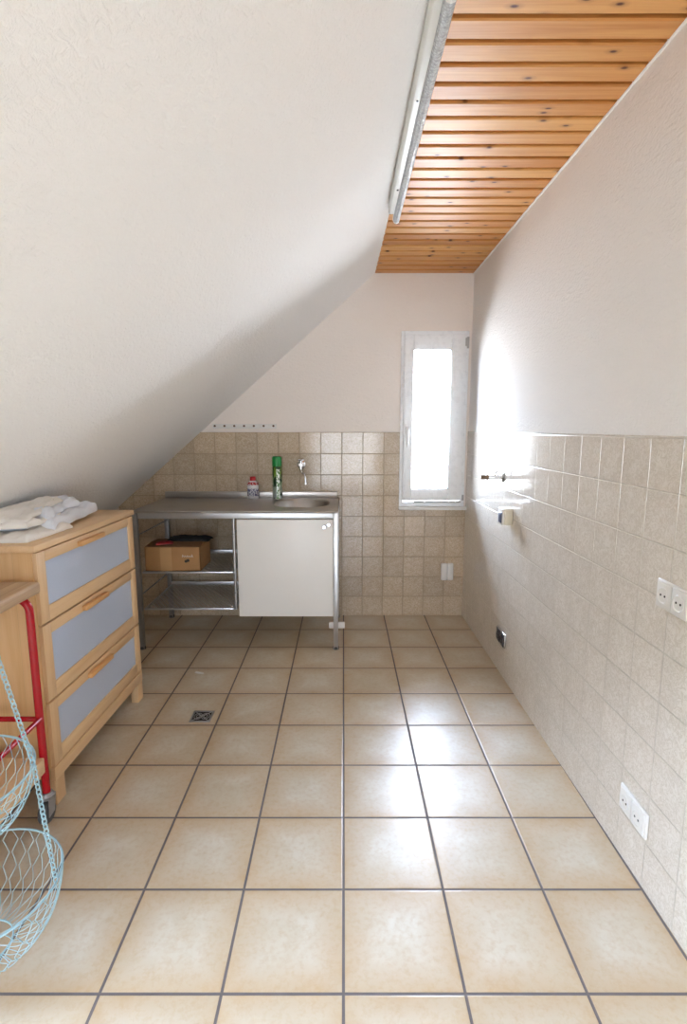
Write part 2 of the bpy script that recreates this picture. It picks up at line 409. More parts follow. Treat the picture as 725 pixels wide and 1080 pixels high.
# right wall, a hair off square
def wall_slab(y0, y1, z0, z1, d0, d1):
    vs = []
    for d in (d0, d1):
        for y, z in ((y0, z0), (y1, z0), (y1, z1), (y0, z1)): vs.append((wr(y) + d, y, z))
    return MB().add(vs, [(0, 1, 2, 3), (7, 6, 5, 4), (0, 4, 5, 1), (1, 5, 6, 2), (2, 6, 7, 3), (3, 7, 4, 0)])
struct(wall_slab(YR - 0.3, YB + 0.3, 0, 2.85, 0, 0.25).obj('wall_right', M['plaster'], smooth=False))
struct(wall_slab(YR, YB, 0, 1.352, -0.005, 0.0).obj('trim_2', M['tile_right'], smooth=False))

# boarded flat ceiling: pine boards across the room
b = MB(); step = 0.0893; y = YB
czs = lambda y: EZ + 0.013 * (YB - y)
while y > YR:
    z = czs(y - step / 2)
    b.box((EX - 0.03, y - step + 0.016, z), (wr(y) + 0.01, y, z + 0.020), bev=0.004, seg=1)
    y -= step
struct(b.obj('ceiling', M['pine'], smooth=False))
b = MB().add([(EX - 0.05, YR - 0.2, czs(YR) + 0.014), (1.3, YR - 0.2, czs(YR) + 0.014), (1.3, YB + 0.1, czs(YB) + 0.014), (EX - 0.05, YB + 0.1, czs(YB) + 0.014),
              (EX - 0.05, YR - 0.2, 2.85), (1.3, YR - 0.2, 2.85), (1.3, YB + 0.1, 2.85), (EX - 0.05, YB + 0.1, 2.85)],
             [(0, 1, 2, 3), (4, 7, 6, 5), (0, 4, 5, 1), (1, 5, 6, 2), (2, 6, 7, 3), (3, 7, 4, 0)])
struct(b.obj('trim_3', wood('dark_batten', srgb(120, 70, 32), srgb(90, 50, 24), 0, 0.6), smooth=False))
# thin white filler line where boards meet the right wall
b = MB(); b.tube([(wr(y_) - 0.003, y_, czs(y_) - 0.002) for y_ in (YR, 0, 2, YB)], 0.005, 6)
struct(b.obj('trim_4', M['plaster'], smooth=False))

# sloped ceiling on the left: slab in slope coordinates, with a roof window opening beside / behind the camera
RW = (1.60, 2.32, -1.30, 0.55)        # along slope from the top edge, along y
SL = 2.75
def SP(s, y, h): return (EX - s * CA - h * SA, y, EZ - s * SA + h * CA)
b = MB()
def slab(s0, s1, y0, y1):
    vs = [SP(s, y, h) for h in (0, 0.08) for s, y in ((s0, y0), (s1, y0), (s1, y1), (s0, y1))]
    b.add(vs, [(0, 1, 2, 3), (7, 6, 5, 4), (0, 4, 5, 1), (1, 5, 6, 2), (2, 6, 7, 3), (3, 7, 4, 0)])
slab(-0.02, RW[0], YR - 0.25, YB + 0.05); slab(RW[1], SL, YR - 0.25, YB + 0.05)
slab(RW[0], RW[1], YR - 0.25, RW[2]); slab(RW[0], RW[1], RW[3], YB + 0.05)
struct(b.obj('wall_left', M['plaster_slope'], smooth=False))
struct(MB().box((XK - 0.2, YR - 0.25, 0), (XK, YB + 0.05, slope_z(XK) + 0.08)).obj('wall_knee', M['plaster_slope'], smooth=False))

# rear wall (behind the camera) with an unseen opening sized for light
RX0, RX1, RZ0, RZ1 = -0.65, 0.8, 0.06, 2.2
b = MB()
for lo, hi in (((XK - 0.3, 0), (RX0, 2.85)), ((RX1, 0), (1.3, 2.85)), ((RX0, 0), (RX1, RZ0)), ((RX0, RZ1), (RX1, 2.85))):
    b.box((lo[0], YR - 0.24, lo[1]), (hi[0], YR, hi[1]))
struct(b.obj('wall_rear', M['plaster'], smooth=False))

def ring(b, x0, x1, z0, z1, w, y0, y1, bev=0.004, mat=0):
    wl, wr_, wb, wt = w if isinstance(w, tuple) else (w, w, w, w)
    b.box((x0, y0, z0), (x0 + wl, y1, z1), bev, mat=mat); b.box((x1 - wr_, y0, z0), (x1, y1, z1), bev, mat=mat)
    b.box((x0 + wl - .001, y0, z0), (x1 - wr_ + .001, y1, z0 + wb), bev, mat=mat); b.box((x0 + wl - .001, y0, z1 - wt), (x1 - wr_ + .001, y1, z1), bev, mat=mat)
    return b

# the window in the back wall
win = bpy.data.objects.new('window_1', None); COL.objects.link(win); win.location = (0.63, YB, WZ0); struct(win)
iw = win.matrix_basis.inverted() if False else Matrix.Translation((-0.63, -YB, -WZ0))
def wpart(b, name, mat):
    b.v = [tuple(Vector(v) - Vector((0.63, YB, WZ0))) for v in b.v]; return b.obj(name, mat, win)
wpart(ring(MB(), WX0 - 0.004, WX1 - 0.004, WZ0 - 0.002, WZ1 + 0.002, (0.028, 0.032, 0.03, 0.026), YB - 0.012, YB + 0.05, 0.003), 'window_frame', M['pvc'])
SX0, SX1, SZ0, SZ1 = 0.418, 0.846, 0.862, 2.006
wpart(ring(MB(), SX0, SX1, SZ0, SZ1, (0.066, 0.102, 0.084, 0.098), YB - 0.026, YB + 0.04, 0.006), 'window_sash', M['pvc'])
wpart(ring(MB(), SX0 + 0.063, SX1 - 0.099, SZ0 + 0.081, SZ1 - 0.095, 0.0055, YB - 0.016, YB + 0.01, 0.001), 'window_seal', M['pvc_seal'])
wpart(MB().box((SX0 + 0.05, YB + 0.0, SZ0 + 0.07), (SX1 - 0.09, YB + 0.006, SZ1 - 0.085)), 'window_pane', M['glass'])
hb = MB().box((0.434, YB - 0.036, 1.335), (0.458, YB - 0.026, 1.402), 0.004)
hb.tube([(0.446, YB - 0.03, 1.375), (0.446, YB - 0.062, 1.375), (0.446, YB - 0.068, 1.368), (0.446, YB - 0.068, 1.31), (0.445, YB - 0.066, 1.245)], [0.009, 0.009, 0.010, 0.010, 0.008], 10)
wpart(hb, 'window_handle', M['pvc'])
hg = MB(); hg.tube([(0.852, YB - 0.030, 1.915), (0.852, YB - 0.030, 1.99)], 0.008, 10); hg.box((0.835, YB - 0.03, 1.93), (0.852, YB - 0.022, 1.985), 0.002)
wpart(hg, 'window_hinge', M['grey_plastic'])
hg = MB(); hg.tube([(0.852, YB - 0.030, 0.865), (0.852, YB - 0.030, 0.905)], 0.007, 10); hg.box((0.500, YB - 0.018, 0.846), (0.84, YB - 0.011, 0.860), 0.002)
wpart(hg, 'window_hinge', M['grey_plastic'])
wpart(MB().box((WX0 - 0.006, YB - 0.045, WZ0 - 0.026), (0.884, YB + 0.0, WZ0 - 0.004), 0.004), 'window_sill', M['white_plastic'])
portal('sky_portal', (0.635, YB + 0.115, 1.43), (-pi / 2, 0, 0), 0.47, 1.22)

# unseen roof window in the slope, guessed from a tile reflection, resized for daylight
rwn = MB()
def sbox(b, s0, s1, y0, y1, h0, h1):
    vs = [SP(s, y, h) for h in (h0, h1) for s, y in ((s0, y0), (s1, y0), (s1, y1), (s0, y1))]
    b.add(vs, [(0, 1, 2, 3), (7, 6, 5, 4), (0, 4, 5, 1), (1, 5, 6, 2), (2, 6, 7, 3), (3, 7, 4, 0)])
for a in ((RW[0], RW[0] + .06, RW[2], RW[3]), (RW[1] - .06, RW[1], RW[2], RW[3]), (RW[0], RW[1], RW[2], RW[2] + .06), (RW[0], RW[1], RW[3] - .06, RW[3]),
          ): sbox(rwn, *a, 0.15, 0.20)
for a in ((RW[0] - .03, RW[0], RW[2] - .03, RW[3] + .03), (RW[1], RW[1] + .03, RW[2] - .03, RW[3] + .03), (RW[0], RW[1], RW[2] - .03, RW[2]), (RW[0], RW[1], RW[3], RW[3] + .03)): sbox(rwn, *a, 0.002, 0.20)   # white lining of the opening
rw = struct(rwn.obj('unseen_window_2', M['pvc'], smooth=False))
pn = MB(); sbox(pn, RW[0] + .02, RW[1] - .02, RW[2] + .02, RW[3] - .02, 0.170, 0.174); pn.obj('window_pane', M['glass'], rw, smooth=False)
c = Vector(SP((RW[0] + RW[1]) / 2, (RW[2] + RW[3]) / 2, 0.23))
nrm = Vector((SA, 0, -CA))            # into the room
po = portal('sky_portal', c, (0, 0, 0), RW[1] - RW[0], RW[3] - RW[2])
po.rotation_euler = (-nrm).to_track_quat('Z', 'Y').to_euler()
po.data.size, po.data.size_y = RW[3] - RW[2] + 0.3, RW[3] - RW[2] + 0.3

# unseen rear window, added and sized to light the room from behind
rr = struct(ring(MB(), RX0, RX1, RZ0, RZ1, 0.08, YR - 0.12, YR - 0.04).obj('unseen_window_3', M['pvc'], smooth=False))
MB().box((0.01, YR - 0.12, RZ0), (0.09, YR - 0.04, RZ1)).obj('window_mullion', M['pvc'], rr, smooth=False)
MB().box((RX0 + .05, YR - 0.085, RZ0 + .05), (RX1 - .05, YR - 0.079, RZ1 - .05)).obj('window_pane', M['glass'], rr, smooth=False)
portal('sky_portal', ((RX0 + RX1) / 2, YR - 0.26, (RZ0 + RZ1) / 2), (pi / 2, 0, 0), RX1 - RX0, RZ1 - RZ0)

# ---------------------------------------------------------------- fluorescent batten along the slope edge
lamp = thing('batten_lamp', 'long white fluorescent batten lamp fixed along the left edge of the pine ceiling', 'lamp', (0.235, 2.05, 2.41))
L0, L1, zc = 1.30, 2.67, 2.408
def lp(b): b.v = [tuple(Vector(v) - Vector((0.235, 2.05, 2.41))) for v in b.v]; return b
b = MB(); b.prism([(0.207, zc - 0.005), (0.209, zc - 0.052), (0.216, zc - 0.060), (0.238, zc - 0.060), (0.240, zc - 0.035), (0.262, zc - 0.030), (0.262, zc + 0.012), (0.208, zc + 0.012)], L0, L1, 'y', bev=0.001)
b.v = [(x, y_, z + 0.013 * (YB - y_) - 0.004) for x, y_, z in b.v]
lp(b).obj('housing', M['lamp_white'], lamp)
D = [(0.238, zc - 0.040), (0.236, zc - 0.062), (0.241, zc - 0.074), (0.252, zc - 0.079), (0.263, zc - 0.074), (0.268, zc - 0.060), (0.266, zc - 0.036)]
b = MB(); b.prism(D, 1.42, L1 + 0.055, 'y'); b.v = [(x, y_, z + 0.013 * (YB - y_) - 0.004) for x, y_, z in b.v]
lp(b).obj('diffuser', M['prism'], lamp)
for y0, y1 in ((1.33, 1.42), (L1 + 0.050, L1 + 0.062)):
    b = MB(); b.prism([(0.252 + (u - 0.252) * 1.06, zc - 0.058 + (v - zc + 0.058) * 1.06) for u, v in D], y0, y1, 'y', bev=0.002)
    b.v = [(x, y_, z + 0.013 * (YB - y_) - 0.004) for x, y_, z in b.v]; lp(b).obj('end_cap', M['lamp_white'], lamp)
for y_ in (1.82, 2.42): lp(MB().lathe([(0.0, -0.003), (0.004, -0.003), (0.004, 0.002)], 12, (0.228, y_, zc - 0.060 + 0.013 * (YB - y_) - 0.004))).obj('screw', M['dark_plastic'], lamp)

# ---------------------------------------------------------------- metal sink unit
SXA, SXB, SY0, SY1, ST = -1.28, -0.033, 3.165, YB - 0.006, 0.882
sink = thing('sink_unit', 'open steel frame sink bench with one white cupboard door under the basin', 'sink unit', (SXA, SY0, 0))
def sk(b): b.v = [tuple(Vector(v) - Vector((SXA, SY0, 0))) for v in b.v]; return b
# worktop with a pressed oval basin: rings from basin centre outwards
BC = (-0.275, 3.525); bx, by = 0.180, 0.205
NB = 64
def sup(th, a, b_, p=2.6):
    c_, s_ = math.cos(th), math.sin(th); return (a * math.copysign(abs(c_) ** (2 / p), c_), b_ * math.copysign(abs(s_) ** (2 / p), s_))
rings_ = []
for a, bb, z in ((0.028, 0.028, -0.128), (0.10, 0.12, -0.120), (0.150, 0.175, -0.105), (0.172, 0.197, -0.06), (0.176, 0.201, -0.010), (0.184, 0.209, 0.0), (0.192, 0.217, 0.001), (0.200, 0.225, 0.0)):
    rings_.append([(BC[0] + sup(2 * pi * k / NB, a, bb)[0], BC[1] + sup(2 * pi * k / NB, a, bb)[1], ST + z) for k in range(NB)])
# outer rectangle ring around the basin
def rect_pt(th):
    c_, s_ = math.cos(th), math.sin(th)
    x0, x1, y0, y1 = -0.52 - BC[0], SXB - BC[0], SY0 - BC[1], SY1 - 0.02 - BC[1]
    k = min((x1 / c_ if c_ > 1e-9 else 1e9), (x0 / c_ if c_ < -1e-9 else 1e9), (y1 / s_ if s_ > 1e-9 else 1e9), (y0 / s_ if s_ < -1e-9 else 1e9))
    return (BC[0] + c_ * k, BC[1] + s_ * k, ST)
o_ = []
angs = [2 * pi * k / NB for k in range(NB)]
cor = [math.atan2(y_ - BC[1], x_ - BC[0]) % (2 * pi) for x_ in (-0.52, SXB) for y_ in (SY0, SY1 - 0.02)]
for k in range(NB):
    th = angs[k]
    for cth in cor:
        if abs((th - cth + pi) % (2 * pi) - pi) <= pi / NB: th = cth
    o_.append(rect_pt(th))
rings_.append(o_)
b = MB(); vs = [p for r_ in rings_ for p in r_]; fs = [tuple(range(NB))]
for i in range(len(rings_) - 1):
    for k in range(NB): fs.append((i * NB + k, i * NB + (k + 1) % NB, (i + 1) * NB + (k + 1) % NB, (i + 1) * NB + k))
b.add(vs, fs)
b.add([(SXA, SY0, ST), (-0.52, SY0, ST), (-0.52, SY1 - 0.02, ST), (SXA, SY1 - 0.02, ST)], [(0, 1, 2, 3)])
b.tube([(SXA, SY0 + 0.002, ST - 0.006), (SXB, SY0 + 0.002, ST - 0.006)], 0.007, 10)
b.box((SXA, SY0, ST - 0.016), (SXA + 0.003, SY1, ST)); b.box((SXB - 0.003, SY0, ST - 0.016), (SXB, SY1, ST))
b.box((SXA, SY1 - 0.024, ST - 0.016), (SXB, SY1 - 0.02, ST))
wt = sk(b).obj('worktop', M['steel'], sink)
sk(MB().lathe([(0.0, ST - 0.1265), (0.02, ST - 0.1265), (0.026, ST - 0.124), (0.028, ST - 0.127)], 24, (BC[0], BC[1], 0))).obj('drain_strainer', M['chrome'], wt)
sk(MB().box((SXA + 0.005, SY1 - 0.022, ST - 0.002), (SXB - 0.012, SY1, ST + 0.046), 0.004)).obj('backsplash', M['steel'], sink)
sk(MB().box((SXA + 0.036, SY0 + 0.006, ST - 0.048), (SXB - 0.03, SY0 + 0.034, ST - 0.013), 0.002)).obj('front_rail', M['alu'], sink)
sk(MB().box((SXA + 0.03, SY1 - 0.055, ST - 0.048), (SXB - 0.03, SY1 - 0.03, ST - 0.013), 0.002)).obj('back_rail', M['steel_dark'], sink)
for x0 in (SXA, SXB - 0.030):
    for y0 in (SY0 + 0.006, SY1 - 0.056):
        o = sk(MB().box((x0, y0, 0.0), (x0 + 0.030, y0 + 0.030, ST - 0.0125), 0.003)).obj('leg', M['alu'] if x0 > -1 else M['steel_dark'], sink)
        sk(MB().lathe([(0.0, 0.0), (0.019, 0.0), (0.019, 0.012), (0.017, 0.018)], 16, (x0 + 0.015, y0 + 0.015, 0.0))).obj('foot', M['rubber'], o)
# side rails and shelves of expanded metal
UX = -0.675
for x in (SXA + 0.035, UX):
    for z in (0.735, 0.36):
        sk(MB().tube([(x, SY0 + 0.03, z), (x, SY1 - 0.04, z)], 0.0045, 8)).obj('side_rail', M['steel_dark'], sink)
for y in (SY0 + 0.05, SY1 - 0.06):
    sk(MB().tube([(UX, y, 0.25), (UX, y, ST - 0.015)], 0.009, 10)).obj('upright', M['alu'], sink)
for z in (0.497, 0.262):
    x0, x1, y0, y1 = SXA + 0.034, UX, SY0 + 0.034, SY1 - 0.06
    b = MB(); b.box((x0, y0, z - 0.012), (x1, y0 + 0.012, z), 0.002); b.box((x0, y1 - 0.012, z - 0.012), (x1, y1, z + 0.018), 0.002)
    b.box((x0, y0, z - 0.012), (x0 + 0.012, y1, z), 0.002); b.box((x1 - 0.012, y0, z - 0.012), (x1, y1, z), 0.002)
    sh = sk(b).obj('shelf', M['alu'], sink)
    g = MB(); d = 0.028
    def clip(x_, s):
        # wire from front to back running sideways by the slope s
        ya, yb = y0, y1; xa, xb = x_, x_ + s * (y1 - y0)
        if xb > x1: yb = y0 + (x1 - xa) / s; xb = x1
        if xa < x0: ya = y0 + (x0 - xa) / s; xa = x0
        if xb < x0 and s < 0: yb = y0 + (x0 - xa) / s; xb = x0
        if xa > x1 and s < 0: ya = y0 + (x1 - x_) / s; xa = x1
        return (xa, ya), (xb, yb)
    n = int((x1 - x0) / d)
    for s in (0.62, -0.62):
        k0, k1 = (-int(0.62 * (y1 - y0) / d), n) if s > 0 else (1, n + int(0.62 * (y1 - y0) / d) + 1)
        for k in range(k0, k1 + 1):
            (xa, ya), (xb, yb) = clip(x0 + k * d, s)
            if yb - ya > 0.01: g.tube([(xa, ya, z - 0.006), (xb, yb, z - 0.006)], 0.003, 4)
    sk(g).obj('wire_grating', M['alu'], sh)
dr = sk(MB().box((-0.645, SY0 - 0.004, 0.222), (-0.064, SY0 + 0.014, ST - 0.052), 0.002)).obj('door', M['door_white'], sink)
b = MB()
b.lathe([(0.0, -0.010), (0.010, -0.010), (0.013, -0.006), (0.013, 0.0)], 20, (-0.118, SY0 - 0.004, 0.785), 'y')
b.lathe([(0.0, -0.010), (0.010, -0.010), (0.013, -0.006), (0.013, 0.0)], 20, (-0.090, SY0 - 0.004, 0.800), 'y')
sk(b).obj('lock', M['chrome'], dr)
sk(MB().box((-0.645, SY0 + 0.016, 0.222), (-0.064, SY1 - 0.06, 0.236), 0.002)).obj('cupboard_floor', M['door_white'], sink)
b = MB(); b.box((-0.092, SY0 + 0.037, 0.128), (0.008, SY0 + 0.055, 0.168), 0.004)
o = sk(b).obj('leg_clip', M['white_plastic'], sink); o['label'] = 'white plastic clip on the front leg'

# things in and on the sink unit
cb = thing('cardboard_box', 'brown cardboard box on the upper metal shelf of the sink bench', 'box', (-1.06, 3.34, 0.4975))
X0, X1, Y0, Y1, H_ = -0.170, 0.172, -0.125, 0.125, 0.150
b = MB(); th = 0.004
b.box((X0, Y0, 0), (X1, Y0 + th, H_)); b.box((X0, Y1 - th, 0), (X1, Y1, H_)); b.box((X0, Y0, 0), (X0 + th, Y1, H_)); b.box((X1 - th, Y0, 0), (X1, Y1, H_)); b.box((X0, Y0, 0), (X1, Y1, th))
b.obj('carton', M['cardboard'], cb, smooth=False)
for s in (-1, 1):
    f = MB().box((X0 + 0.002, -0.060, -0.0015), (X1 - 0.002, 0.062, 0.0015)); f.v = [tuple(Matrix.Rotation(math.radians(-4 * s), 3, 'X') @ Vector(v) + Vector((0, s * 0.0625, H_ + 0.006))) for v in f.v]
    f.obj('flap', M['cardboard_in'], cb, smooth=False)
MB().box((-0.075, Y0 - 0.0008, 0.0), (-0.005, Y0, H_)).obj('tape', M['tape'], cb, smooth=False)
b = MB(); gx = 0.062                       # worn white lettering, illegible in the photo: loose strokes
for k, hh in enumerate((0.016, 0.011, 0.012, 0.010, 0.017)):
    x = gx + k * 0.014; b.tube([(x, Y0 - 0.001, 0.088), (x + 0.003, Y0 - 0.001, 0.088 + hh)], 0.0016, 5); b.tube([(x, Y0 - 0.001, 0.090), (x + 0.008, Y0 - 0.001, 0.090 + hh * 0.5), (x + 0.010, Y0 - 0.001, 0.088)], 0.0014, 5)
b.obj('printing', M['print_white'], cb)
b = MB(); b.lathe([(0.0, -0.0012), (0.010, -0.0012), (0.010, 0.0)], 16, (0.084, Y0, 0.062), 'y', sx=1.0, sy=0.9); b.lathe([(0.0, -0.0012), (0.008, -0.0012), (0.008, 0.0)], 16, (0.098, Y0, 0.066), 'y')
b.tube([(0.088, Y0 - 0.0008, 0.07), (0.102, Y0 - 0.0008, 0.076)], 0.003, 6)
b.obj('printed_mark', M['print_black'], cb)

def crumple(name, mat, cx, cy, z0, lx, ly, h, seed, parent=None, flat=False, nx=30, ny=20, rot=0.0, thick=0.004):
    vs = []; fs = []
    for side in (0, 1):
        for j in range(ny + 1):
            for i in range(nx + 1):
                u, v = i / nx - 0.5, j / ny - 0.5
                e_ = min(1, 4 * (0.5 - abs(u))) ** 0.5 * min(1, 4 * (0.5 - abs(v))) ** 0.5
                n_ = noise.noise(Vector((u * 4 + seed, v * 4, seed))); n2_ = noise.noise(Vector((u * 10, v * 10 + seed, seed)))
                rx = 1 + 0.10 * noise.noise(Vector((v * 5, seed, 3))); ry = 1 + 0.10 * noise.noise(Vector((u * 5, seed, 9)))
                zz = z0 + (h * e_ * (0.75 + 0.35 * n_ + 0.15 * n2_) + thick if side else 0.0)
                x, y_ = u * lx * rx, v * ly * ry
                vs.append((cx + x * math.cos(rot) - y_ * math.sin(rot), cy + x * math.sin(rot) + y_ * math.cos(rot), zz))
    W_ = nx + 1; o2 = W_ * (ny + 1)
    for j in range(ny):
        for i in range(nx):
            a = j * W_ + i; fs.append((a, a + W_, a + W_ + 1, a + 1)); fs.append((o2 + a, o2 + a + 1, o2 + a + W_ + 1, o2 + a + W_))
    edge = [i for i in range(W_)] + [j * W_ + nx for j in range(1, ny + 1)] + [ny * W_ + i for i in range(nx - 1, -1, -1)] + [j * W_ for j in range(ny - 1, 0, -1)]
    for k in range(len(edge)):
        a, c_ = edge[k], edge[(k + 1) % len(edge)]; fs.append((a, c_, o2 + c_, o2 + a))
    return MB().add(vs, fs).obj(name, mat, parent, ang=80)
zb = 0.4975 + 0.161
tag(crumple('fabric_bag', M['black_cloth'], -1.00, 3.40, zb, 0.27, 0.12, 0.028, 3.0), 'crumpled black fabric bag lying on top of the cardboard box', 'bag')
tag(crumple('packet', M['red_packet'], -1.125, 3.275, zb + 0.001, 0.10, 0.07, 0.012, 8.0, rot=0.3), 'small dark red packet lying on the front of the cardboard box', 'packet')

can = thing('spray_can', 'tall spray can with a bright green cap standing on the steel worktop', 'spray can', (-0.462, 3.70, ST + 0.0008))
MB().lathe([(0.0, 0.003), (0.030, 0.0), (0.033, 0.004), (0.0325, 0.010), (0.0325, 0.225), (0.029, 0.236), (0.024, 0.240), (0.0, 0.240)], 32).obj('can', M['can'], can)
MB().lathe([(0.0325, 0.232), (0.033, 0.236), (0.033, 0.285), (0.031, 0.296), (0.026, 0.300), (0.0, 0.300)], 32).obj('cap', M['green_cap'], can)
MB().lathe([(0.0325, 0.0), (0.0345, 0.002), (0.0345, 0.006), (0.0325, 0.008)], 32).obj('base_rim', M['steel'], can)

bt = thing('bottle', 'small white plastic bottle with a red cap and red banded label on the worktop', 'bottle', (-0.638, 3.735, ST + 0.0008))
MB().lathe([(0.0, 0.0), (0.036, 0.0), (0.040, 0.005), (0.040, 0.098), (0.036, 0.110), (0.026, 0.122), (0.019, 0.128), (0.017, 0.132), (0.0, 0.132)], 32, sx=1.0, sy=0.62).obj('body', M['bottle'], bt)
MB().lathe([(0.0, 0.128), (0.020, 0.128), (0.021, 0.131), (0.020, 0.152), (0.017, 0.156), (0.0, 0.156)], 24).obj('cap', M['red_cap'], bt)

# wall tap above the basin
tp = thing('wall_tap', 'chrome wall tap with curved spout above the steel basin', 'tap', (-0.300, YB - 0.005, 1.12))
MB().lathe([(0.030, 0.0), (0.030, -0.004), (0.024, -0.010), (0.014, -0.014), (0.0, -0.014)], 24, (0, 0, 0), 'y').obj('escutcheon', M['chrome'], tp)
b = MB(); b.tube([(0, -0.008, 0), (0, -0.035, 0), (0, -0.065, 0)], [0.012, 0.014, 0.013], 16); b.tube([(0, -0.05, 0.0), (0, -0.05, -0.03)], 0.012, 14)
b.obj('body', M['chrome'], tp)
b = MB(); b.tube([(0, -0.05, 0.005), (0, -0.05, 0.03)], 0.009, 12)
for k in range(4):
    a = k * pi / 2 + 0.5; b.tube([(0, -0.05, 0.034), (0.024 * math.cos(a), -0.05 + 0.024 * math.sin(a), 0.036)], [0.006, 0.005], 8)
b.lathe([(0.0, 0.044), (0.009, 0.042), (0.011, 0.034), (0.008, 0.028)], 16, (0, -0.05, 0))
b.obj('handle', M['chrome'], tp)
pth = [(0, -0.05, -0.028)] + [(0.0 + 0.012 * k / 6, -0.05 - 0.022 * k / 6, -0.03 - 0.028 * math.sin(k / 6 * pi / 2)) for k in range(1, 7)] + [(0.020, -0.09, -0.062), (0.030, -0.115, -0.064), (0.036, -0.130, -0.078), (0.038, -0.134, -0.118)]
b = MB(); b.tube(pth, 0.0075, 12); b.lathe([(0.008, -0.132), (0.0105, -0.130), (0.0105, -0.114), (0.008, -0.112)], 16, (0.038, -0.134, 0))
b.obj('spout', M['chrome'], tp)

# hook rail under the slope
hr = thing('hook_rail', 'narrow white hook rail with seven dark knobs on the wall above the tiles', 'hook rail', (-0.695, YB, 1.388))
MB().box((-0.225, -0.014, -0.016), (0.225, 0.0, 0.016), 0.003).obj('rail', M['white_plastic'], hr)
for k in range(7):
    MB().lathe([(0.004, 0.0), (0.004, -0.012), (0.0075, -0.018), (0.0075, -0.024), (0.0, -0.026)], 16, (-0.205 + k * 0.41 / 6, -0.014, 0.002), 'y').obj('knob', M['brass_dark'], hr)

# ---------------------------------------------------------------- wall fittings
def on_right(y, z): return (wr(y) - 0.005, y, z)
RZ = math.atan(-0.0105)
# double sockets: local frame x = along the wall, z up, -y out of the wall
def socket_faces(t, n, size, mat, holes=True, gap=0.071):
    for k in range(n):
        cx = (k - (n - 1) / 2) * gap
        fr = MB(); fr.box((cx - 0.034, -0.014, -0.036), (cx + 0.034, -0.006, 0.036), 0.004)
        f = fr.obj('insert', mat, t)
        b = MB(); b.lathe([(0.0195, -0.0150), (0.0215, -0.0165), (0.0235, -0.0150), (0.0235, -0.012), (0.0195, -0.012)], 28, (cx, 0, 0), 'y')
        b.obj('cup_rim', mat, f)
        b = MB(); b.lathe([(0.0, -0.0142), (0.0195, -0.0142)], 28, (cx, 0, 0), 'y'); b.obj('cup', M['grey_plastic'] if mat is not M['dark_plastic'] else M['hole'], f)
        if holes:
            b = MB()
            for s in (-1, 1): b.lathe([(0.0, -0.0156), (0.0034, -0.0156), (0.0034, -0.014)], 12, (cx + s * 0.0095, 0, 0), 'y')
            b.obj('contact_hole', M['hole'], f)
def double_socket(label, y, z, mat, plate, tilt=0.0):
    t = thing('double_socket', label, 'socket', on_right(y, z), pi * 1.5 + RZ)
    MB().box((-0.077, -0.009, -0.041), (0.077, 0.0, 0.041), 0.006, 3).obj('frame', plate, t)
    socket_faces(t, 2, 1, mat); return t
double_socket('white double wall socket set low on the right wall, close above the floor', 1.487, 0.205, M['white_plastic'], M['white_plastic'])
double_socket('white double wall socket at counter height, cut by the right picture edge', 1.395, 0.912, M['white_plastic'], M['white_plastic'])
double_socket('black double wall socket low on the right wall towards the window', 2.845, 0.218, M['dark_plastic'], M['chrome'])

sw = thing('surface_socket', 'boxy cream surface-mounted socket with dark blue front below the hose tap', 'socket', on_right(2.80, 0.912), pi * 1.5 + RZ)
MB().box((-0.042, -0.047, -0.043), (0.042, 0.0, 0.043), 0.006, 3).obj('housing', M['cream_plastic'], sw)
MB().box((-0.042, -0.056, -0.043), (0.042, -0.046, 0.043), 0.005, 3).obj('cover', M['white_plastic'], sw)
MB().box((-0.020, -0.060, -0.033), (0.036, -0.054, 0.022), 0.004, 3).obj('flap', M['blue_plastic'], sw)

ht = thing('hose_tap', 'chrome washing machine tap with dark hose end on the right tiled wall', 'tap', on_right(2.95, 1.105), pi * 1.5 + RZ)
MB().lathe([(0.028, 0.0), (0.028, -0.004), (0.016, -0.014), (0.0, -0.014)], 24, (0, 0, 0), 'y').obj('escutcheon', M['chrome'], ht)
b = MB(); b.tube([(0, -0.01, 0), (0, -0.05, 0), (0, -0.085, 0)], [0.011, 0.014, 0.012], 16); b.tube([(0, -0.04, 0), (0, -0.04, 0.028)], 0.010, 12); b.obj('body', M['chrome'], ht)
b = MB(); b.box((-0.020, -0.050, 0.028), (0.020, -0.032, 0.040), 0.005); b.obj('handle', M['chrome'], ht)
b = MB(); b.lathe([(0.0, -0.128), (0.009, -0.128), (0.012, -0.122), (0.012, -0.096), (0.015, -0.094), (0.015, -0.084), (0.0, -0.084)], 18, (0, 0, 0), 'y'); b.obj('hose_connector', M['brass_dark'], ht)

bo = thing('cover_plate', 'white upright two-part cover plate low on the back wall under the window', 'cover plate', (0.759, YB - 0.005, 0.336))
for s in (-1, 1): MB().box((0.0006 if s > 0 else -0.045, -0.022, -0.064), (0.045 if s > 0 else -0.0006, 0.0, 0.064), 0.008, 3).obj('half', M['white_plastic'], bo)

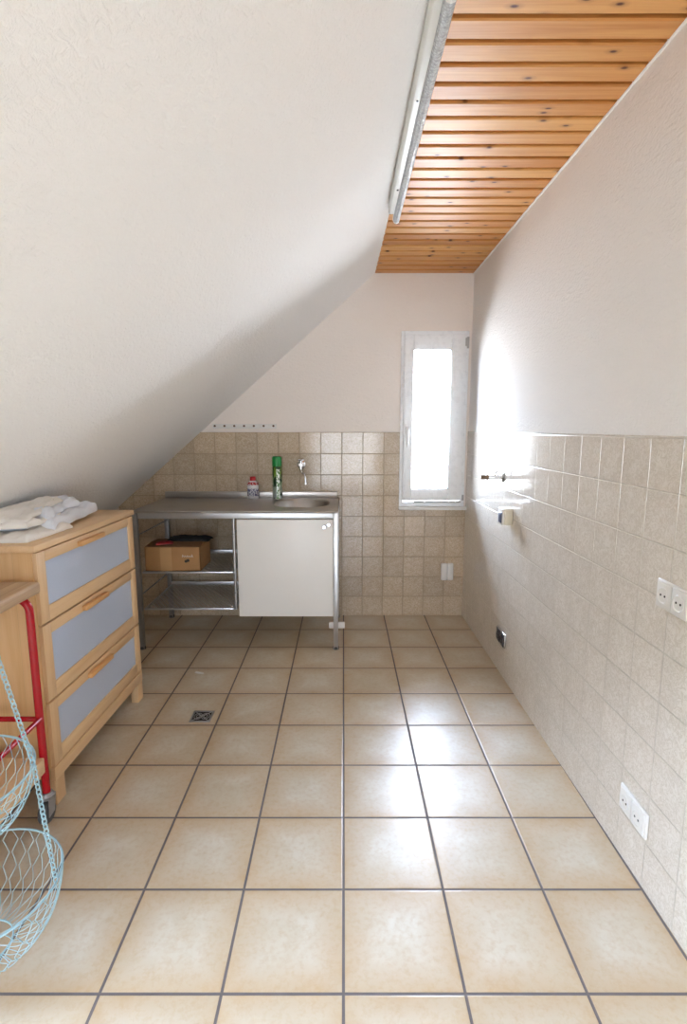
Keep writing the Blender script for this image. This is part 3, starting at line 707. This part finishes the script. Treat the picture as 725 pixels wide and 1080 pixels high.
# ---------------------------------------------------------------- floor drain and scrap
fd = thing('floor_drain', 'small square metal floor drain set in a tile', 'drain', (-0.683, 2.386, 0.0))
b = MB(); ring(b, -0.05, 0.05, -0.05, 0.05, 0.009, 0, 0.003, 0.001); b.v = [(x, z, y) for x, y, z in b.v]; b.obj('frame', M['zinc'], fd)
b = MB(); b.box((-0.041, -0.041, 0.0), (0.041, 0.041, 0.0012)); b.obj('sump', M['hole'], fd)
b = MB()
for r in (0.012, 0.026):
    for cx in (-0.018, 0.018): b.tube([(cx + 0.7 * r * math.cos(a), r * math.sin(a), 0.002) for a in [2 * pi * k / 24 for k in range(24)]], 0.0018, 6, closed=True)
for s in (-1, 1): b.tube([(-0.04, -0.04 * s, 0.002), (0.04, 0.04 * s, 0.002)], 0.0022, 6)
b.obj('grate', M['zinc'], fd)
b = MB(); pts = [(-0.028, -0.004), (-0.004, -0.016), (0.030, -0.018), (0.026, -0.006), (0.004, 0.004), (-0.022, 0.012)]
b.prism(pts, 0.0, 0.0015, 'z'); o = b.obj('paper_scrap', M['paper'], loc=(-0.82, 2.855, 0.0003)); tag(o, 'small white paper scrap on the floor tiles in front of the sink bench', 'scrap')

# ---------------------------------------------------------------- chest of drawers
ch = thing('chest_of_drawers', 'light beech chest with three drawers fronted in frosted blue-grey panels', 'chest of drawers', (-1.061, 1.775, 0), -math.atan2(0.019, 0.784))
WD, DP, HT = 0.80, 0.345, 0.978       # local y along the front, x = out of the front
MB().box((-DP - 0.004, -0.012, HT - 0.024), (0.012, WD + 0.012, HT), 0.003).obj('top', M['birch_y'], ch)
for y0 in (0.0, WD - 0.018): MB().box((-DP, y0, 0.10), (-0.006, y0 + 0.018, HT - 0.0245), 0.001).obj('side_panel', M['birch_z'], ch)
MB().box((-DP, 0.019, 0.12), (-DP + 0.006, WD - 0.019, HT - 0.025)).obj('back_panel', M['birch_z'], ch, smooth=False)
MB().box((-DP, 0.019, 0.10), (-0.012, WD - 0.019, 0.116)).obj('bottom_panel', M['birch_y'], ch, smooth=False)
MB().box((-0.018, 0.0, 0.095), (0.008, WD, 0.148), 0.002).obj('base_rail', M['birch_y'], ch)
for y0 in (0.0, WD - 0.060):
    for x0 in (-0.030, -DP): MB().box((x0, y0, 0.0), (x0 + 0.036, y0 + 0.060, 0.0945), 0.002).obj('leg', M['birch_f'], ch)
for z0, z1 in ((0.692, 0.949), (0.404, 0.685), (0.152, 0.397)):
    # carcass of the drawer is its own mesh, the front frame, panel and handle are its pieces
    b = MB(); a0, a1 = 0.024, WD - 0.024
    b.box((-DP + 0.03, a0, z0 + 0.02), (-0.012, a0 + 0.012, z1 - 0.05)); b.box((-DP + 0.03, a1 - 0.012, z0 + 0.02), (-0.012, a1, z1 - 0.05))
    b.box((-DP + 0.03, a0, z0 + 0.02), (-0.012, a1, z0 + 0.028)); b.box((-DP + 0.03, a0, z0 + 0.02), (-DP + 0.042, a1, z1 - 0.05))
    d = b.obj('drawer', M['birch_y'], ch, smooth=False)
    f0, f1 = 0.003, WD - 0.003; st = 0.052; rt, rb = 0.040, 0.055
    for y0 in (f0, f1 - st): MB().box((-0.010, y0, z0), (0.008, y0 + st, z1), 0.002).obj('stile', M['birch_f'], d)
    for q0, q1 in ((z0, z0 + rb), (z1 - rt, z1)): MB().box((-0.010, f0 + st, q0), (0.008, f1 - st, q1), 0.002).obj('rail', M['birch_y'], d)
    MB().box((-0.006, f0 + st - 0.004, z0 + rb - 0.004), (0.001, f1 - st + 0.004, z1 - rt + 0.004)).obj('panel', M['frosted'], d, smooth=False)
    b = MB(); b.box((0.007, 0.275, z1 - 0.036), (0.026, 0.475, z1 - 0.015), 0.004); b.obj('handle', M['handle'], d)

# folded cloth on the chest
def fold(name, mat, parent, corners, z0, th, seed, sag=0.0, nx=72, ny=48, layers=2):
    # soft folded sheet: corners are (x, y) of a quad, thickness th, rounded rim, wavy surface
    vs = []; fs = []
    A, B_, C_, D_ = [Vector((c[0], c[1], c[2] if len(c) > 2 else 0.0)) for c in corners]
    N = 10
    prof = [(math.cos(t), math.sin(t)) for t in [-pi / 2 + pi * k / N for k in range(N + 1)]]
    def surf(u, v):
        p = (A * (1 - u) + B_ * u) * (1 - v) + (D_ * (1 - u) + C_ * u) * v
        n_ = noise.noise(Vector((u * 3.1 + seed, v * 2.3, seed))) * 0.014 + noise.noise(Vector((u * 8 + seed, v * 5, 2.0))) * 0.006 + abs(noise.noise(Vector((u * 13 + seed, v * 9 + 3 * u, 5.0)))) * 0.007
        n_ += 0.003 * math.sin(18 * v + 5 * u + seed)
        rag = 0.018 * noise.noise(Vector((u * 4, v * 4, seed + 4)))
        return p + Vector((rag, rag * 0.8, 0)), n_
    for side in (0, 1):
        for j in range(ny + 1):
            for i in range(nx + 1):
                u, v = i / nx, j / ny
                p, n_ = surf(u, v)
                e_ = min(1.0, min(u, 1 - u, v, 1 - v) * 9); r_ = math.sqrt(max(0, 1 - (1 - e_) ** 2))
                z = z0 + p.z + (th * (0.35 + 0.65 * r_) + n_ * r_ if side else max(0.0, n_ * 0.4 * r_) * (1 if p.z > 0.01 else 0))
                vs.append((p.x, p.y, z))
    W_ = nx + 1; o2 = W_ * (ny + 1)
    for j in range(ny):
        for i in range(nx):
            a = j * W_ + i; fs.append((a, a + W_, a + W_ + 1, a + 1)); fs.append((o2 + a, o2 + a + 1, o2 + a + W_ + 1, o2 + a + W_))
    edge = [i for i in range(W_)] + [j * W_ + nx for j in range(1, ny + 1)] + [ny * W_ + i for i in range(nx - 1, -1, -1)] + [j * W_ for j in range(ny - 1, 0, -1)]
    for k in range(len(edge)):
        a, c_ = edge[k], edge[(k + 1) % len(edge)]; fs.append((a, c_, o2 + c_, o2 + a))
    return MB().add(vs, fs).obj(name, mat, parent, ang=75)
cz = HT + 0.001
cl = thing('folded_cloth', 'pile of folded off-white cloth lying on top of the beech chest', 'cloth', (-1.22, 2.05, cz))
def rel(*c): return [(p[0] + 1.22, p[1] - 2.05) + tuple(p[2:]) for p in c]
fold('lower_fold', M['linen'], cl, rel((-1.375, 1.80), (-1.10, 1.815), (-1.085, 2.10), (-1.33, 2.20)), 0.0, 0.020, 1.0)
o = fold('blue_white_fold', M['linen_blue'], cl, rel((-1.35, 1.92), (-1.098, 1.99), (-1.150, 2.46, 0.004), (-1.30, 2.44, 0.008)), 0.012, 0.040, 6.0); o['label'] = 'cooler blue-white layer of the pile'
fold('rumpled_fold', M['linen_blue'], cl, rel((-1.33, 2.02), (-1.135, 2.00), (-1.17, 2.34, 0.012), (-1.27, 2.40, 0.02)), 0.052, 0.026, 21.0)
fold('middle_fold', M['linen'], cl, rel((-1.345, 1.83), (-1.125, 1.87), (-1.14, 2.12), (-1.30, 2.18)), 0.040, 0.020, 11.0)
fold('upper_fold', M['linen'], cl, rel((-1.325, 1.84, -0.004), (-1.15, 1.88, -0.006), (-1.17, 2.20, 0.034), (-1.255, 2.24, 0.044)), 0.060, 0.016, 17.0)

# ---------------------------------------------------------------- kitchen trolley
tr = thing('kitchen_trolley', 'kitchen trolley with butcher block top and red tubular frame on castors', 'trolley', (-1.22, 1.52, 0))
TX0, TX1, TY0, TY1 = -1.40, -1.045, 1.34, 1.70
def tk(b): b.v = [tuple(Vector(v) - Vector((-1.22, 1.52, 0))) for v in b.v]; return b
tk(MB().box((-1.42, 1.308, 0.829), (-1.012, 1.722, 0.869), 0.010, 4)).obj('worktop', M['butcher'], tr)
R_ = 0.013
for y in (TY0, TY1):
    pts = [(TX1, y, 0.105), (TX1, y, 0.765)] + arc((TX1 - 0.045, y, 0.770), 0.045, 0, pi / 2, 8) + arc((TX0 + 0.045, y, 0.770), 0.045, pi / 2, pi, 8) + [(TX0, y, 0.765), (TX0, y, 0.105)]
    tk(MB().tube(pts, R_, 14)).obj('tube_frame', M['red'], tr)
    tk(MB().tube([(TX0, y, 0.385), (TX1, y, 0.385)], 0.009, 12)).obj('cross_bar', M['red'], tr)
    for x in (TX0 + 0.09, TX1 - 0.09): tk(MB().tube([(x, y, 0.815), (x, y, 0.829)], 0.010, 10)).obj('bracket', M['red'], tr)
for x in (TX0, TX1 + 0.004): tk(MB().tube([(x, TY0, 0.388), (x, TY1, 0.388)], 0.009, 12)).obj('side_bar', M['red'], tr)
tk(MB().box((TX0 + 0.002, TY0 + 0.016, 0.195), (TX1 + 0.012, TY1 - 0.014, 0.250), 0.004)).obj('shelf', M['birch_y'], tr)
for x in (TX0, TX1):
    for y in (TY0, TY1):
        b = MB()
        b.lathe([(0.0, 0.112), (0.019, 0.110), (0.025, 0.100), (0.024, 0.088), (0.0, 0.088)], 18, (x, y, 0))
        for dx_ in (-0.0195, 0.0165): b.prism([(y - 0.022, 0.096), (y + 0.022, 0.096), (y + 0.008, 0.034), (y - 0.028, 0.030)], x + dx_, x + dx_ + 0.003, 'x')
        cs = tk(b).obj('castor', M['zinc'], tr)
        w_ = MB(); w_.lathe([(0.007, -0.014), (0.034, -0.014), (0.039, -0.009), (0.039, 0.009), (0.034, 0.014), (0.007, 0.014), (0.007, -0.014)], 28, (x, y - 0.010, 0.0395), 'x')
        tk(w_).obj('wheel', M['rubber'], cs)

# ---------------------------------------------------------------- hanging wire baskets
HX, HY = -0.895, 1.11
hz = slope_z(HX)
hb_ = thing('hanging_basket', 'three-tier pale blue wire vegetable basket hanging on chains at the left edge', 'hanging basket', (HX, HY, 0))
tiers = ((0.930, 0.106, 0.080, 0.0, 0.0), (0.585, 0.182, 0.140, -0.012, -0.015), (0.285, 0.190, 0.160, 0.008, 0.012))
def lerp(a, b, t): return a + (b - a) * t
att = {}
for ti, (z, R1, dep, ox, oy) in enumerate(tiers):
    bs = MB(); rb = R1 * 0.36
    circ = lambda r, zz, n=48: [(ox + r * math.cos(2 * pi * k / n), oy + r * math.sin(2 * pi * k / n), zz) for k in range(n)]
    bs.tube(circ(R1, z), 0.0028, 8, closed=True)
    top = bs.obj('rim', M['wire'], hb_)
    bs = MB(); bs.tube(circ(rb, z - dep), 0.0022, 8, closed=True)
    bs.obj('base_ring', M['wire'], top)
    net = MB(); n = 26; rows = 7
    def bowl(th, t):        # t 0 rim .. 1 base
        r = rb + (R1 - rb) * math.cos(t * pi / 2) ** 0.75; zz = z - dep * math.sin(t * pi / 2) ** 1.15
        return (ox + r * math.cos(th), oy + r * math.sin(th), zz)
    for s in (-1, 1):
        for k in range(n):
            pts = []
            for q in range(rows + 1):
                for sub in range(2):
                    if q == rows and sub: break
                    t = (q + sub * 0.5) / rows
                    # twisted hexagonal wire: each wire zigzags by half a cell
                    zig = (q % 2) + ((1 - 2 * (q % 2)) * (0.15 if sub == 0 else 0.5))
                    th = 2 * pi * (k + s * 0.5 * (zig if True else 0)) / n + 0.03
                    pts.append(bowl(th, t))
            net.tube(pts, 0.0011, 4)
    for a in range(8):
        t_ = 2 * pi * a / 8; net.tube([(ox, oy, z - dep), (ox + rb * math.cos(t_), oy + rb * math.sin(t_), z - dep)], 0.0011, 4)
    net.obj('wire_mesh', M['wire'], hb_)
    A0 = (0.2, 0.34, 0.09)[ti]
    att[ti] = [(ox + R1 * math.cos(A0 + k * 2 * pi / 3), oy + R1 * math.sin(A0 + k * 2 * pi / 3), z) for k in range(3)]
def chain(a, b_):
    m = MB(); A, B_ = Vector(a), Vector(b_); d = B_ - A; Lc = d.length; n = max(3, int(Lc / 0.0125)); t = d.normalized()
    u = t.cross(Vector((0.3, 1, 0.1))).normalized(); v = t.cross(u)
    for k in range(n):
        c_ = A + d * ((k + 0.5) / n); w1 = u if k % 2 else v; w1 = (w1 + (v if k % 2 else u) * 0.35).normalized()
        m.tube([c_ + t * (0.0085 * math.cos(q)) + w1 * (0.0046 * math.sin(q)) for q in [2 * pi * i / 10 for i in range(10)]], 0.0016, 5, closed=True)
    return m
for k in range(3):
    chain(att[2][k], att[1][k]).obj('chain', M['wire'], hb_)
    chain(att[1][k], att[0][k]).obj('chain', M['wire'], hb_)
    chain(att[0][k], (0, 0, hz - 0.12)).obj('chain', M['wire'], hb_)
b = MB(); b.tube(arc((0, 0, hz - 0.12), 0.012, -pi, pi * 0.5, 12, 'xz') + [(0, 0, hz - 0.10), (0, 0, hz - 0.0005)], 0.0025, 8)
b.obj('hook', M['wire'], hb_)
